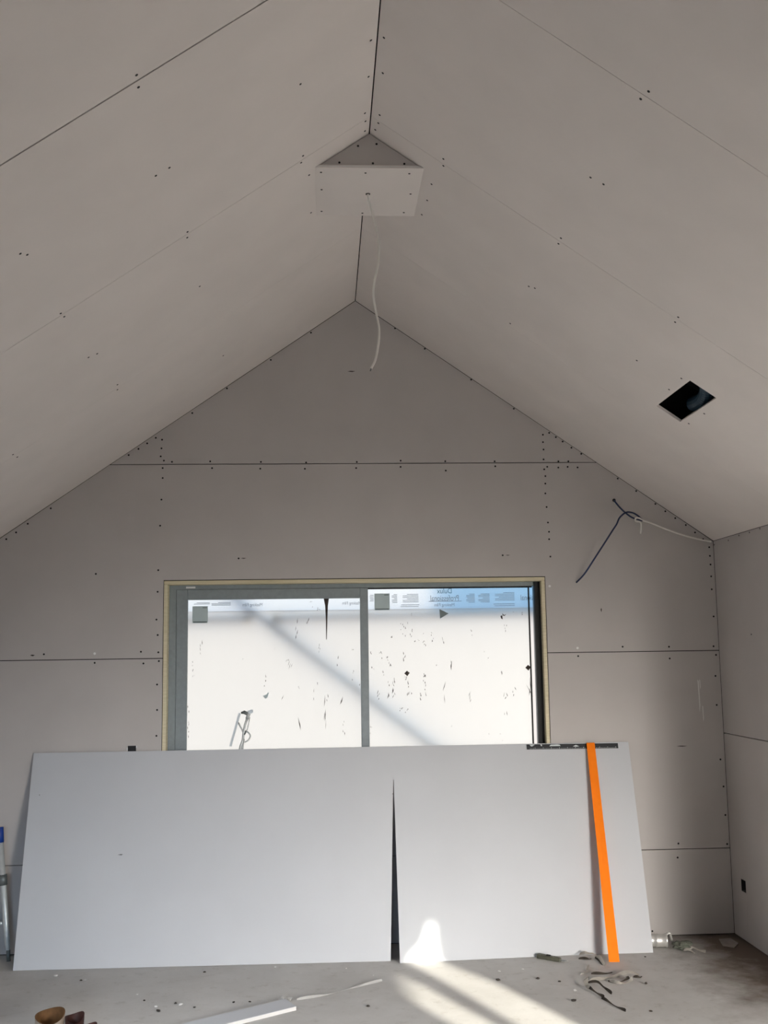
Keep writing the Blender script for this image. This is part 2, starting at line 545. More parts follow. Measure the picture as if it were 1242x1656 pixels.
p_top = gable([(xl(J1 + G), J1 + G), (xr(J1 + G), J1 + G), (0, HR - 0.004)])
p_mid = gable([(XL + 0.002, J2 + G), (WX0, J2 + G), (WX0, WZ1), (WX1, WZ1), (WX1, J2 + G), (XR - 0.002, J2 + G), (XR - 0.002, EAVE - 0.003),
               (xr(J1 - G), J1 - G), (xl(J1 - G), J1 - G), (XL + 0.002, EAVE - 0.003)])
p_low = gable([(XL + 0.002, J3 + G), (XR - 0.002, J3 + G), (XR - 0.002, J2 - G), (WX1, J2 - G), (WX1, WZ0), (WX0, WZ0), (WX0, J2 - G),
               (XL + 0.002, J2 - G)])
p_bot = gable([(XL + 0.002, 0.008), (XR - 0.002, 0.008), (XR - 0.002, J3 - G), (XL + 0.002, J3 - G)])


def gable_panel(z):
    return p_top if z > J1 else p_mid if z > J2 else p_low if z > J3 else p_bot


bm = bmesh.new()
bm_box(bm, XL - 0.2, WX0 - 0.002, 0.02, 0.13, 0.0, 2.7)
bm_box(bm, WX1 + 0.002, XR + 0.2, 0.02, 0.13, 0.0, 2.7)
bm_box(bm, WX0 - 0.002, WX1 + 0.002, 0.02, 0.13, 0.0, WZ0 - 0.002)
bm_prism(bm, [(WX0 - 0.002, 0.02, WZ1 + 0.002), (WX1 + 0.002, 0.02, WZ1 + 0.002), (WX1 + 0.002, 0.02, 2.7), (XR + 0.2, 0.02, 2.7), (0, 0.02, 4.7),
              (XL - 0.2, 0.02, 2.7), (WX0 - 0.002, 0.02, 2.7)], (0, 0.11, 0))
from_bm('wall_framing', bm, 'core', wall_back)
for x, z in SCREWS_BACK:
    if z < HR - abs(x) * 0.70 - 0.004:
        screw(gable_panel(z), (x, 0, z), (0, -1, 0), SCREW_BIG)
for x, z in SCREWS_WHITE:
    screw(gable_panel(z), (x, 0, z), (0, -1, 0), SCREW_WHITE)
for x, z, w, t in ((-0.03, 3.505, 0.05, 0.008), (-0.71, 2.316, 0.035, 0.006), (0.94, 2.32, 0.03, 0.005), (1.99, 1.125, 0.07, 0.006),
                   (-1.98, 1.738, 0.03, 0.01), (1.52, 1.97, 0.008, 0.028)):
    prism('scuff', [(x - w / 2, -0.0006, z), (x - w * 0.1, -0.0006, z + t / 2), (x + w / 2, -0.0006, z + t * 0.2), (x + w * 0.1, -0.0006, z - t / 2)],
          (0, 0.0005, 0), 'debris_dark', gable_panel(z))

for x, z, w, h in ((2.115, 1.43, 0.010, 0.20), (2.135, 1.32, 0.007, 0.10), (2.125, 1.50, 0.006, 0.06)):
    prism('plaster_smear', [(x - w / 2, -0.0005, z + h / 2), (x + w * 0.3, -0.0005, z + h * 0.45), (x + w / 2, -0.0005, z - h * 0.3), (x - w * 0.1, -0.0005, z - h / 2)],
          (0, 0.0004, 0), 'edge', gable_panel(z))

# ------------------------------------------------------------------ right and left walls
wall_right = structure(empty('wall_right'), 'short unpainted plasterboard side wall with one horizontal joint')
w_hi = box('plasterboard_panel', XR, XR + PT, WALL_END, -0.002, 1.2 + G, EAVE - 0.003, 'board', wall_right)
# the lower sheet has a cut-out for a flush box
SY0, SY1, SZ0, SZ1 = -0.222, -0.150, 0.287, 0.357
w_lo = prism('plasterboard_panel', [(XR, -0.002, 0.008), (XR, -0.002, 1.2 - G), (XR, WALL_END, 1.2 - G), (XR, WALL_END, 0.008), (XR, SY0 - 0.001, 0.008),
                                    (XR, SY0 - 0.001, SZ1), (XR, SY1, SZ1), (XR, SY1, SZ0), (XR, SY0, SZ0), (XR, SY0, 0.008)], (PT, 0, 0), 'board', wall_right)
box('wall_framing', XR + 0.045, XR + 0.14, WALL_END, 0.02, 0.0, 3.2, 'core', wall_right)
box('end_reveal', XR, XR + 0.14, WALL_END - 0.013, WALL_END, 0.008, EAVE, 'board', wall_right)
fb = empty('flush_box', (0, 0, 0), wall_right)
bm = bmesh.new()
bm_box(bm, XR + 0.038, XR + 0.042, SY0, SY1, SZ0, SZ1)
for y in (SY0, SY1 - 0.004):
    bm_box(bm, XR + 0.001, XR + 0.042, y, y + 0.004, SZ0, SZ1)
for z in (SZ0, SZ1 - 0.004):
    bm_box(bm, XR + 0.001, XR + 0.042, SY0, SY1, z, z + 0.004)
from_bm('box_shell', bm, 'seal', fb)
for y, z in SCREWS_RIGHT:
    screw(w_hi if z > 1.2 else w_lo, (XR, y, z), (-1, 0, 0))

wall_left = structure(empty('wall_left'), 'plasterboard side wall just outside the left of the view')
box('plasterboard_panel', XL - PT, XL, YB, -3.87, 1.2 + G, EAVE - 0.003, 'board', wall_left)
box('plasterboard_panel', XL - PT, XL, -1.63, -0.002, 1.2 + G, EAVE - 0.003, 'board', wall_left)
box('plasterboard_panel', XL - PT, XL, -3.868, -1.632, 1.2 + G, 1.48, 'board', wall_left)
box('window_wrap', XL - 0.018, XL - 0.015, -3.87, -1.63, 1.48, EAVE - 0.003, 'sealed', wall_left)  # backing added behind the floor fill lamp
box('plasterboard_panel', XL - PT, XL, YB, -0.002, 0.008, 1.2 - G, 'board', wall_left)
box('wall_framing', XL - 0.14, XL - 0.02, YB, 0.02, 0.0, 3.2, 'core', wall_left)

# ------------------------------------------------------------------ the wider part of the room and the rear wall (behind the camera)
wall_side = structure(empty('wall_side'), 'plasterboard walls of the wider part of the room')
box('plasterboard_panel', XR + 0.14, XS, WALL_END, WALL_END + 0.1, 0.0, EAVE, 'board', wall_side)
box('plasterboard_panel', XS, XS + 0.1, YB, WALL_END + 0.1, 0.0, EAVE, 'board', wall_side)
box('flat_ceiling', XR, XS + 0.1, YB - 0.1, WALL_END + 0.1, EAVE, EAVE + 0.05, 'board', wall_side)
box('rooflight_panel', 2.5, 4.1, -3.8, -1.8, EAVE - 0.012, EAVE - 0.002, 'sealed', wall_side)  # panel added above the side fill lamp, no opening behind it
box('lintel', XR + 0.05, XR + 0.14, YB, WALL_END, EAVE + 0.05, 3.2, 'core', wall_side)
wall_rear = structure(empty('wall_rear'), 'rear wall with two wrapped door openings')
bm = bmesh.new()
for x0, x1, z0, z1 in ((-2.5, -1.9, 0, 5), (-1.9, 0.1, 2.12, 5), (0.1, 2.75, 0, 5), (2.75, 4.75, 2.12, 5), (4.75, XS + 0.1, 0, 5)):
    bm_box(bm, x0, x1, YB - 0.1, YB, z0, z1)
from_bm('plasterboard_panel', bm, 'board', wall_rear)
box('door_wrap', -1.9, 0.1, YB - 0.06, YB - 0.05, 0.0, 2.12, 'sealed', wall_rear)


def to_screen(p):
    p = V(p)
    return p - SUN_DIR * ((p.y - (YB - 0.05)) / SUN_DIR.y)


# the wrap over the right-hand opening is torn: sunlight gets in through two gaps
gap1 = [to_screen((0.24 + (p[0] - 0.24) * 0.86, p[1], p[2] * 0.9)) for p in B1T] + [to_screen((x, y, 0)) for x, y in B1R[1:]] + [to_screen((1.75, -3.3, 0)), to_screen((1.37, -3.3, 0))] \
    + [to_screen((x, y, 0)) for x, y in B1L[::-1]]
gap2 = [to_screen((x, y, 0)) for x, y in B2U] + [to_screen((1.36, -3.3, 0)), to_screen((1.08, -3.3, 0))] + [to_screen((x, y, 0)) for x, y in B2L[::-1]]
cu = bpy.data.curves.new('torn_wrap', 'CURVE')
cu.dimensions = '2D'
cu.fill_mode = 'BOTH'
for poly in ([V((2.75, 0, 0)), V((4.75, 0, 0)), V((4.75, 0, 2.12)), V((2.75, 0, 2.12))], gap1, gap2):
    sp = cu.splines.new('POLY')
    sp.points.add(len(poly) - 1)
    for pt, p in zip(sp.points, poly):
        pt.co = (p.x, p.z, 0, 1)
    sp.use_cyclic_u = True
co = bpy.data.objects.new('torn_wrap', cu)
COL.objects.link(co)
dg = bpy.context.evaluated_depsgraph_get()
me = bpy.data.meshes.new_from_object(co.evaluated_get(dg))
bpy.data.objects.remove(co)
me.transform(Matrix.Translation((0, YB - 0.05, 0)) @ Matrix.Rotation(math.pi / 2, 4, 'X'))
me.materials.clear()
link('door_wrap', me, 'sealed', wall_rear)

# ------------------------------------------------------------------ ceiling: two slopes of sheets running from eave to ridge
ceiling = structure(empty('ceiling'), 'steep unpainted plasterboard cathedral ceiling')
NL = V((-TL, 0, 1)).normalized()      # outwards (up) normals
NR = V((TR, 0, 1)).normalized()


def zl(x): return HR + TL * x
def zr(x): return HR - TR * x


joints = [0.0, -1.2, -2.4, -3.6, -4.8, -6.0, -7.2, -8.4, YB]
gapL = {-1.2: 0.0006, -2.4: 0.0010, -3.6: 0.0036}
gapR = {-1.2: 0.0006, -2.4: 0.0009, -3.6: 0.0011}
panelsL, panelsR = [], []
HX0, HX1, HY0, HY1 = 1.479, 1.598, -1.936, -1.425     # the vent cut-out
for a, b in zip(joints, joints[1:]):
    ya, yb = a - gapL.get(a, 0.002), b + gapL.get(b, 0.002)
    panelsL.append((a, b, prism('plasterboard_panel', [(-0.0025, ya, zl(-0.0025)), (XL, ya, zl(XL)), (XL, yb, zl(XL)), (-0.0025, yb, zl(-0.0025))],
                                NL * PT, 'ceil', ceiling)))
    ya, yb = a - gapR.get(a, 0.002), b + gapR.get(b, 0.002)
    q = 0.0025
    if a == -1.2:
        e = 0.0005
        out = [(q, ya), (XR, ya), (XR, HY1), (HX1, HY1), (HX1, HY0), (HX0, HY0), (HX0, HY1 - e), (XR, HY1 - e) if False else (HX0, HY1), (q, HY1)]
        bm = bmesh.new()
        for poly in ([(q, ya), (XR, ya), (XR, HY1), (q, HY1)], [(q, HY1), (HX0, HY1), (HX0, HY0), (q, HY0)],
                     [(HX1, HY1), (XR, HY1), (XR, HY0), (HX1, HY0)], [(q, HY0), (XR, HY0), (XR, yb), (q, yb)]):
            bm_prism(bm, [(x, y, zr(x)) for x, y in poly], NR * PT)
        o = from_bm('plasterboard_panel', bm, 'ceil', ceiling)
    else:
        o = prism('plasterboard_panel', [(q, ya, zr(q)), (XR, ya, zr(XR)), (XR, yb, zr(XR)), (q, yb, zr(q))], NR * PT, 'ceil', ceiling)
    panelsR.append((a, b, o))
bm = bmesh.new()
for nrm, xe, zf in ((NL, XL - 0.25, zl), (NR, XR + 0.25, zr)):
    o_ = nrm * 0.28
    bm_prism(bm, [V((0, 0.14, HR)) + V((0, 0, 0.34)), V((xe, 0.14, zf(xe))) + o_, V((xe, YB - 0.1, zf(xe))) + o_, V((0, YB - 0.1, HR)) + V((0, 0, 0.34))], nrm * 0.05)
from_bm('roof_lining', bm, 'core', ceiling)


def panel_at(panels, y):
    for a, b, o in panels:
        if b <= y <= a:
            return o
    return panels[0][2]


for x, y in SCREWS_CL:
    screw(panel_at(panelsL, y), (x, y, zl(x)), -NL)
for x, y in SCREWS_CR:
    screw(panel_at(panelsR, y), (x, y, zr(x)), -NR)

# small flat bulkhead in the ridge
BZ, BY0, BY1 = 3.808, -2.25, -1.742
bx0, bx1 = -(HR - BZ) / TL + 0.001, (HR - BZ) / TR - 0.001
bh = box('bulkhead_panel', bx0, bx1, BY0 - 0.006, BY1, BZ, BZ + PT, 'ceil', ceiling)
prism('cut_edge', [(bx0 + 0.004, BY0 - 0.0068, BZ + 0.003), (bx1 - 0.004, BY0 - 0.0068, BZ + 0.003), (bx1 - 0.012, BY0 - 0.0068, BZ + 0.0105),
                   (bx0 + 0.012, BY0 - 0.0068, BZ + 0.0105)], (0, 0.0008, 0), 'edge', bh)
for y, s in ((BY0, 1), (BY1 - PT, 1)):
    z0 = BZ + PT + 0.001
    e = prism('bulkhead_end', [(-(HR - z0) / TL + 0.004, y, z0), ((HR - z0) / TR - 0.004, y, z0), (0, y, HR - 0.005)], (0, PT, 0), 'board', ceiling)
    if y == BY0:
        for x, z in BOXF:
            screw(e, (x, y, z), (0, -1, 0))
for x, y in BOXB[:-1]:
    screw(bh, (x, y, BZ), (0, 0, -1))
tube('cable_hole', [(0.002, BOXB[-1][1], BZ + 0.004), (0.002, BOXB[-1][1], BZ - 0.0015)], 0.011, 'debris_dark', bh)

# the vent cut-out: a dark cavity with a flexible duct in it
vent = empty('vent_cavity', (0, 0, 0), ceiling)
bm = bmesh.new()
c4 = [V((HX0, HY1, zr(HX0))), V((HX1, HY1, zr(HX1))), V((HX1, HY0, zr(HX1))), V((HX0, HY0, zr(HX0)))]
cc = sum(c4, V()) / 4
lo_ = [cc + (p - cc) * 1.25 + NR * (PT + 0.001) for p in c4]
hi_ = [p + NR * 0.2 for p in lo_]
lv = [bm.verts.new(p) for p in lo_]
hv = [bm.verts.new(p) for p in hi_]
for i in range(4):
    bm.faces.new((lv[i], lv[(i + 1) % 4], hv[(i + 1) % 4], hv[i]))
bm.faces.new(hv)
from_bm('cavity_lining', bm, 'seal', vent)
bm = bmesh.new()
axis = [c4[0].lerp(c4[3], 0.92) + NR * 0.10, c4[0].lerp(c4[2], 0.72) + NR * 0.085, c4[1].lerp(c4[2], 0.45) + NR * 0.075, c4[1].lerp(c4[2], 0.1) + NR * 0.10]
path = smooth_path(axis, 14)
bm_tube(bm, path, [0.036 + (0.004 if i % 2 else 0) for i in range(len(path))], 14)
from_bm('flexible_duct', bm, 'duct', vent)

# ------------------------------------------------------------------ window
window = structure(empty('window_1'), 'grey aluminium sliding window in a pine reveal, backlit through milky film')
box('reveal_head', -1.195, 1.168, -0.003, 0.128, 2.158, 2.181, 'pine_h', window, 0.001)
box('reveal_jamb', -1.195, -1.173, -0.003, 0.128, 0.985, 2.157, 'pine', window, 0.001)
box('reveal_jamb', 1.146, 1.168, -0.003, 0.128, 0.985, 2.157, 'pine', window, 0.001)
box('reveal_sill', -1.195, 1.168, -0.003, 0.128, 0.962, 0.984, 'pine_h', window, 0.001)
bm = bmesh.new()
for b_ in ((-1.172, -1.128, 0.07, 0.125, 0.985, 2.157), (1.112, 1.145, 0.085, 0.125, 0.985, 2.157), (-1.128, 1.112, 0.07, 0.125, 2.131, 2.157),
           (-1.128, 1.112, 0.07, 0.125, 0.985, 1.02)):
    bm_box(bm, *b_)
from_bm('frame', bm, 'alu', window)
box('head_seal', -0.13, 1.105, 0.098, 0.105, 2.122, 2.131, 'seal', window)
box('jamb_channel', 1.112, 1.1455, 0.045, 0.084, 0.985, 2.155, 'seal', window)  # black colour stands in for shade on the backlit jamb
box('glazing_gasket', 1.079, 1.0875, 0.098, 0.108, 1.02, 2.122, 'seal', window)
box('rating_label', -1.07, -1.012, 0.0685, 0.0695, 2.138, 2.149, 'bead', window)
sash = empty('sash', (0, 0, 0), window)
box('stile', -1.127, -1.058, 0.064, 0.094, 1.022, 2.130, 'alu', sash, 0.002)
box('stile', 0.011, 0.061, 0.064, 0.094, 1.022, 2.130, 'alu', sash, 0.002)
box('rail', -1.0575, 0.0105, 0.064, 0.094, 2.066, 2.130, 'alu', sash, 0.002)
box('rail', -1.0575, 0.0105, 0.064, 0.094, 1.022, 1.088, 'alu', sash, 0.002)
box('glass_pane', -1.0575, 0.0105, 0.078, 0.082, 1.0885, 2.0655, 'glass', sash)
box('glass_pane', 0.05, 1.079, 0.106, 0.110, 1.021, 2.122, 'glass', window)

# stickers and loose specks on the panes
def sticker(x0, x1, z0, z1, y, parent):
    s = box('sticker', x0, x1, y - 0.001, y, z0, z1, 'sticker', parent)
    box('print_line', x0 + 0.004, x1 - 0.004, y - 0.0014, y - 0.001, z0 + 0.002, z0 + 0.010, 'sticker_dark', s)
    box('print_line', x0 + 0.062, x1 - 0.006, y - 0.0014, y - 0.001, z1 - 0.012, z1 - 0.007, 'sticker_dark', s)
    return s


sticker(-1.030, -0.935, 1.923, 2.027, 0.0775, sash)
sticker(0.103, 0.199, 1.990, 2.095, 0.1055, window)


def flat(name, pts, y, material, parent, t=0.0006):
    return prism(name, [(x, y, z) for x, z in pts], (0, t, 0), material, parent)


flat('sticker', [(0.513, 1.992), (0.571, 1.965), (0.516, 1.932)], 0.104, 'sticker_dark', window)
for cx, cz, s in ((0.301, 1.594, 0.017), (1.066, 1.618, 0.018)):
    flat('speck', [(cx - s, cz), (cx, cz + s), (cx + s, cz + 0.2 * s), (cx + 0.1 * s, cz - s)], 0.104, 'grime', window)
flat('speck', [(-0.595, 1.471), (-0.572, 1.479), (-0.562, 1.493), (-0.557, 1.488), (-0.566, 1.462), (-0.578, 1.452)], 0.0765, 'sticker', sash)
flat('speck', [(0.900, 1.945), (0.912, 1.949), (0.914, 1.922), (0.903, 1.93)], 0.104, 'grime', window)
flat('speck', [(0.912, 1.962), (0.922, 1.95), (0.938, 1.956), (0.925, 1.944), (0.914, 1.948)], 0.104, 'grime', window)
flat('paint_drip', [(-0.216, 2.0655), (-0.183, 2.0655), (-0.190, 2.02), (-0.194, 1.92), (-0.1985, 1.81), (-0.2025, 1.812), (-0.203, 1.92), (-0.207, 2.02)],
     0.0765, 'grime', sash)


def streaks(name, spots, y, parent):
    bm = bmesh.new()
    for cx, cz, ln, ang, w in spots:
        d = V((math.sin(ang), 0, math.cos(ang)))
        s = V((d.z, 0, -d.x))
        c = V((cx, y, cz))
        a = d * ln / 2
        vs = [bm.verts.new(c + v) for v in (-a, -a * 0.2 + s * w, a, -a * 0.1 - s * w * 0.6)]
        ws = [bm.verts.new(v.co + V((0, 0.0004, 0))) for v in vs]
        bm.faces.new(vs)
        bm.faces.new(ws[::-1])
        for i in range(4):
            bm.faces.new((vs[i], vs[(i + 1) % 4], ws[(i + 1) % 4], ws[i]))
    o = from_bm(name, bm, 'grime', parent)
    o['kind'] = 'stuff'
    return o


PXW = 1 / 255.0     # one photo pixel on the window plane, in metres


def wpos(cx, cy):   # crop coordinates measured on the right-hand pane -> metres
    return (0.061 + (cx - 95) / 3.549 * PXW, 2.122 - (cy - 100) / 3.549 * PXW)


right_spots = []
for cx, cy, n, sx, sy, ln in ((300, 330, 9, 22, 40, 10), (340, 350, 4, 6, 25, 10), (415, 385, 5, 8, 40, 14), (460, 370, 5, 6, 35, 10), (520, 395, 3, 5, 20, 14),
                              (230, 390, 3, 5, 25, 10), (165, 480, 4, 8, 25, 12), (210, 500, 6, 12, 30, 14), (298, 485, 6, 6, 30, 12), (180, 575, 3, 6, 10, 8),
                              (412, 590, 9, 8, 50, 14), (235, 650, 8, 6, 60, 22), (208, 650, 5, 5, 55, 20), (318, 640, 3, 4, 20, 16), (150, 700, 5, 8, 25, 14),
                              (290, 775, 9, 25, 20, 10), (385, 690, 6, 6, 45, 12), (415, 680, 4, 4, 40, 14), (563, 560, 4, 5, 50, 30), (665, 700, 3, 5, 40, 30),
                              (852, 575, 2, 2, 10, 20), (920, 690, 4, 8, 25, 14), (1010, 700, 3, 5, 70, 50), (870, 760, 5, 20, 60, 18), (684, 350, 4, 4, 18, 8),
                              (880, 330, 4, 8, 20, 10), (305, 585, 6, 4, 30, 8), (480, 535, 2, 3, 8, 8), (110, 460, 3, 6, 12, 10), (120, 545, 3, 14, 6, 8),
                              (320, 695, 4, 25, 10, 16), (770, 480, 2, 20, 20, 8), (558, 872, 1, 2, 4, 6), (105, 880, 3, 8, 30, 8), (370, 400, 4, 14, 12, 6),
                              (975, 250, 2, 5, 14, 10), (930, 240, 1, 3, 3, 6), (340, 245, 2, 5, 5, 5), (520, 690, 2, 3, 60, 40), (800, 940, 3, 60, 20, 6)):
    for _ in range(n):
        x, z = wpos(cx + rnd.uniform(-sx, sx), cy + rnd.uniform(-sy, sy))
        right_spots.append((x, z, ln * rnd.uniform(0.5, 1.3) / 3.549 * PXW * 1.3, rnd.gauss(0.05, 0.25), rnd.uniform(0.6, 1.5) * 0.0021))
streaks('dried_streaks', right_spots, 0.104, window)


def lpos(cx, cy):   # the same for the left-hand pane
    return (-1.058 + (cx - 218) / 3.45 / 259.0, 2.066 - (cy - 175) / 3.45 / 259.0)


left_spots = []
for cx, cy, n, sx, sy, ln, an in ((820, 340, 5, 8, 60, 30, 0.2), (880, 330, 3, 6, 50, 26, 0.15), (765, 510, 3, 8, 12, 12, 0.1), (785, 540, 3, 10, 30, 40, 0.25),
                                  (650, 620, 5, 10, 40, 12, 0), (740, 718, 1, 1, 1, 50, 0.55), (1066, 740, 2, 2, 2, 58, 0.45), (830, 660, 2, 2, 8, 12, 0),
                                  (930, 650, 3, 4, 15, 10, 0), (975, 800, 6, 4, 120, 60, 0), (990, 740, 3, 8, 30, 24, -0.3), (1045, 520, 3, 4, 25, 18, 0),
                                  (1130, 600, 4, 6, 30, 12, 0), (1130, 460, 2, 4, 8, 8, 0), (940, 450, 4, 8, 20, 16, 0.3), (255, 550, 6, 10, 50, 12, 0),
                                  (295, 420, 4, 8, 90, 24, 0), (225, 850, 7, 5, 100, 20, 0), (910, 700, 2, 3, 30, 20, 0), (520, 505, 1, 2, 4, 8, 0),
                                  (925, 215, 8, 30, 25, 10, 0.8), (1075, 880, 4, 8, 60, 20, -0.1), (1165, 650, 2, 3, 10, 14, 0), (695, 455, 1, 2, 3, 7, 0)):
    for _ in range(n):
        x, z = lpos(cx + rnd.uniform(-sx, sx), cy + rnd.uniform(-sy, sy))
        left_spots.append((x, z, ln * rnd.uniform(0.6, 1.2) / 3.45 / 259.0, an + rnd.gauss(0, 0.12), rnd.uniform(0.6, 1.4) * 0.0019))
x, z = lpos(832, 860)
left_spots.append((x, z, 0.085, -0.2, 0.004))
streaks('dried_streaks', left_spots, 0.0765, sash)

# ------------------------------------------------------------------ masking film taped over the outside of the window
film = empty('masking_film', (0, 0.15, 1.0))
tag(film, 'milky masking film with mirrored printing taped over the outside of the window', 'film')


def fl(name, x0, x1, z0, z1, y, material):
    bm = bmesh.new()
    nx, nz = 24, 12
    grid = [[bm.verts.new((x0 + (x1 - x0) * i / nx, y - 0.15 + 0.0012 * math.sin(i * 1.7 + k * 0.9), z0 + (z1 - z0) * k / nz - 1.0)) for k in range(nz + 1)]
            for i in range(nx + 1)]
    for i in range(nx):
        for k in range(nz):
            bm.faces.new((grid[i][k], grid[i + 1][k], grid[i + 1][k + 1], grid[i][k + 1]))
    return from_bm(name, bm, material, film, True)


fl('film_sheet', -1.19, 1.168, 0.96, 1.998, 0.150, 'film')
band = fl('printed_band', -1.19, 1.16, 1.992, 2.17, 0.152, 'band')


def text(body, x_mid, z_mid, width, height, material, y=0.146):
    cu = bpy.data.curves.new('text', 'FONT')
    cu.body = body
    cu.align_x = 'CENTER'
    cu.align_y = 'CENTER'
    o = bpy.data.objects.new('text', cu)
    COL.objects.link(o)
    dg = bpy.context.evaluated_depsgraph_get()
    dg.update()
    me = bpy.data.meshes.new_from_object(o.evaluated_get(dg))
    bpy.data.objects.remove(o)
    xs = [v.co.x for v in me.vertices]
    ys = [v.co.y for v in me.vertices]
    sx, sy = width / (max(xs) - min(xs)), height / (max(ys) - min(ys))
    mx, my = (max(xs) + min(xs)) / 2, (max(ys) + min(ys)) / 2
    # printed to be read from outdoors, so it reads mirrored from the room
    for v in me.vertices:
        v.co = V((-(v.co.x - mx) * sx, 0, (v.co.y - my) * sy))
    me.materials.clear()
    t = link('printed_text', me, material, band)
    t.location = (x_mid, y - 0.15, z_mid - 1.0)
    return t


text('Dulux', 0.551, 2.1095, 0.094, 0.032, 'print')
text('Professional', 0.552, 2.064, 0.180, 0.036, 'print_grey')
text('Masking Film', 0.549, 2.018, 0.128, 0.026, 'print_grey')
text('Masking Film', -0.664, 2.033, 0.124, 0.026, 'print_grey')
text('Masking Film', -0.040, 2.036, 0.118, 0.026, 'print_grey')
text('Professional', 1.13, 2.062, 0.180, 0.036, 'print_grey')
# paragraphs of small print, too small to read
bm = bmesh.new()
for x0, x1, z1, n, dz in ((0.075, 0.10, 2.085, 5, 0.009), (0.215, 0.250, 2.088, 7, 0.0085), (0.285, 0.385, 2.088, 6, 0.0095), (0.690, 0.745, 2.085, 7, 0.0085),
                          (0.768, 0.840, 2.085, 7, 0.0085), (0.875, 1.0, 2.092, 6, 0.0095), (-1.03, -0.93, 2.05, 2, 0.008), (-0.92, -0.80, 2.05, 3, 0.008)):
    for k in range(n):
        s = x0 if k % 3 else x0 + (x1 - x0) * rnd.uniform(0.1, 0.45)
        bm_box(bm, s, x1, -0.0042, -0.0038, z1 - k * dz - 1.0, z1 - k * dz - 0.9965)
for x0, x1, z in ((0.451, 0.660, 2.042), (0.275, 0.390, 2.022), (0.270, 0.385, 2.011), (0.865, 1.0, 2.020), (0.87, 1.0, 2.009)):
    bm_box(bm, x0, x1, -0.0042, -0.0038, z - 1.0, z - 0.9965)
o = from_bm('small_print', bm, 'print_grey', band)
o['kind'] = 'stuff'

# ------------------------------------------------------------------ scaffold tubes outside, seen as soft shadows through the film
def scaffold(a, b, r, material, label):
    a, b = V(a), V(b)
    o = empty('scaffold_tube', a)
    tag(o, label, 'scaffold tube', 'scaffold tubes outside the window')
    tube('tube', rel([a, b], a), r, material, o, 16)
    d = (b - a).normalized()
    for e, s in ((a, 1), (b, -1)):
        tube('end_collar', rel([e + d * s * 0.01, e + d * s * 0.05], a), r * 1.18, 'tube_grey', o, 16)


scaffold((-1.9, 0.196, 1.936), (-0.665, 0.196, 1.949), 0.024, 'tube_blue', 'short level scaffold tube outside, blue band at the window\'s upper left')
scaffold((-0.545, 0.196, 1.950), (1.9, 0.196, 1.977), 0.024, 'tube_blue', 'long level scaffold tube outside, blue band across the window top')
scaffold((-1.02, 0.196, 2.263), (0.92, 0.196, 0.787), 0.024, 'tube_blue', 'sloping scaffold brace outside, soft diagonal shadow through the film')


tint_sheet = empty('debris_net', (0.9, 0.228, 2.0))  # invented sheet, added outside to tint the film blue
tag(tint_sheet, 'blue sheet hanging outside behind the upper right of the window', 'sheet')
bm = bmesh.new()
rows = []
for i in range(13):
    x = -0.42 + 0.9 * i / 12
    y = 0.004 * math.sin(i * 1.3) + 0.0045
    rows.append([bm.verts.new((x, y + dy, z)) for dy in (0.0, 0.003) for z in (-0.03, 0.52)])
for a, b in zip(rows, rows[1:]):
    for p, q in ((0, 1), (1, 3), (3, 2), (2, 0)):
        bm.faces.new((a[p], a[q], b[q], b[p]))
for e in (rows[0], rows[-1]):
    bm.faces.new((e[0], e[1], e[3], e[2]))
from_bm('net_cloth', bm, 'tarp', tint_sheet)
tube('hem_rope', [(-0.42, 0.0, 0.525), (0.48, 0.0, 0.525)], 0.008, 'tube_grey', tint_sheet)

# ------------------------------------------------------------------ the big loose sheet leaning on the wall under the window
SX0, SX1, SXC, ZC, ZT = -1.953, 1.652, 0.195, 0.96, 1.157
TH = 0.0105


def sheet_pos(x, t, right):
    """front surface of the sheet; t = 0 at the floor, 1 at the top"""
    base = -0.309 - 0.036 * max(0.0, min(1.0, (x - SX0) / (SXC - SX0))) if x <= SXC else -0.345 + 0.014 * (x - SXC) / (SX1 - SXC)
    y = base * (1 - t) - 0.0135
    if right:
        k = max(0.0, 1 - t * ZT / ZC)
        fall = max(0.0, 1 - (x - SXC) / 1.1)
        y -= 0.046 * k ** 1.1 * fall ** 1.4
    y -= 0.006 * math.sin(math.pi * t)
    return V((x, y, ZT * t + 0.0015))


sheet = empty('plasterboard_sheet', (-0.15, -0.33, 0.0))
tag(sheet, 'large loose plasterboard sheet leaning on the wall under the window, slit part way up', 'plasterboard')
NT = 24
KC = round(NT * ZC / ZT)
xsl = [SX0 + (SXC - 0.0015 - SX0) * i / 20 for i in range(21)]
xsr = [SXC + 0.0015 + (SX1 - SXC - 0.0015) * i / 16 for i in range(17)]
bm = bmesh.new()
ids = {}


def sv(side, i, k, back):
    key = (side, i, k, back)
    if key not in ids:
        x = (xsr if side else xsl)[i]
        if not side:      # a thin wedge is missing along the slit
            x -= 0.046 * max(0.0, 1 - k / KC) * (i / 20) ** 8
        p = sheet_pos(x, k / NT, bool(side))
        if back:
            p = p + V((0, TH * 0.96, -TH * 0.28 if k == NT else 0))
        ids[key] = bm.verts.new(p - sheet.location)
    return ids[key]


def quad(*v):
    bm.faces.new(v)


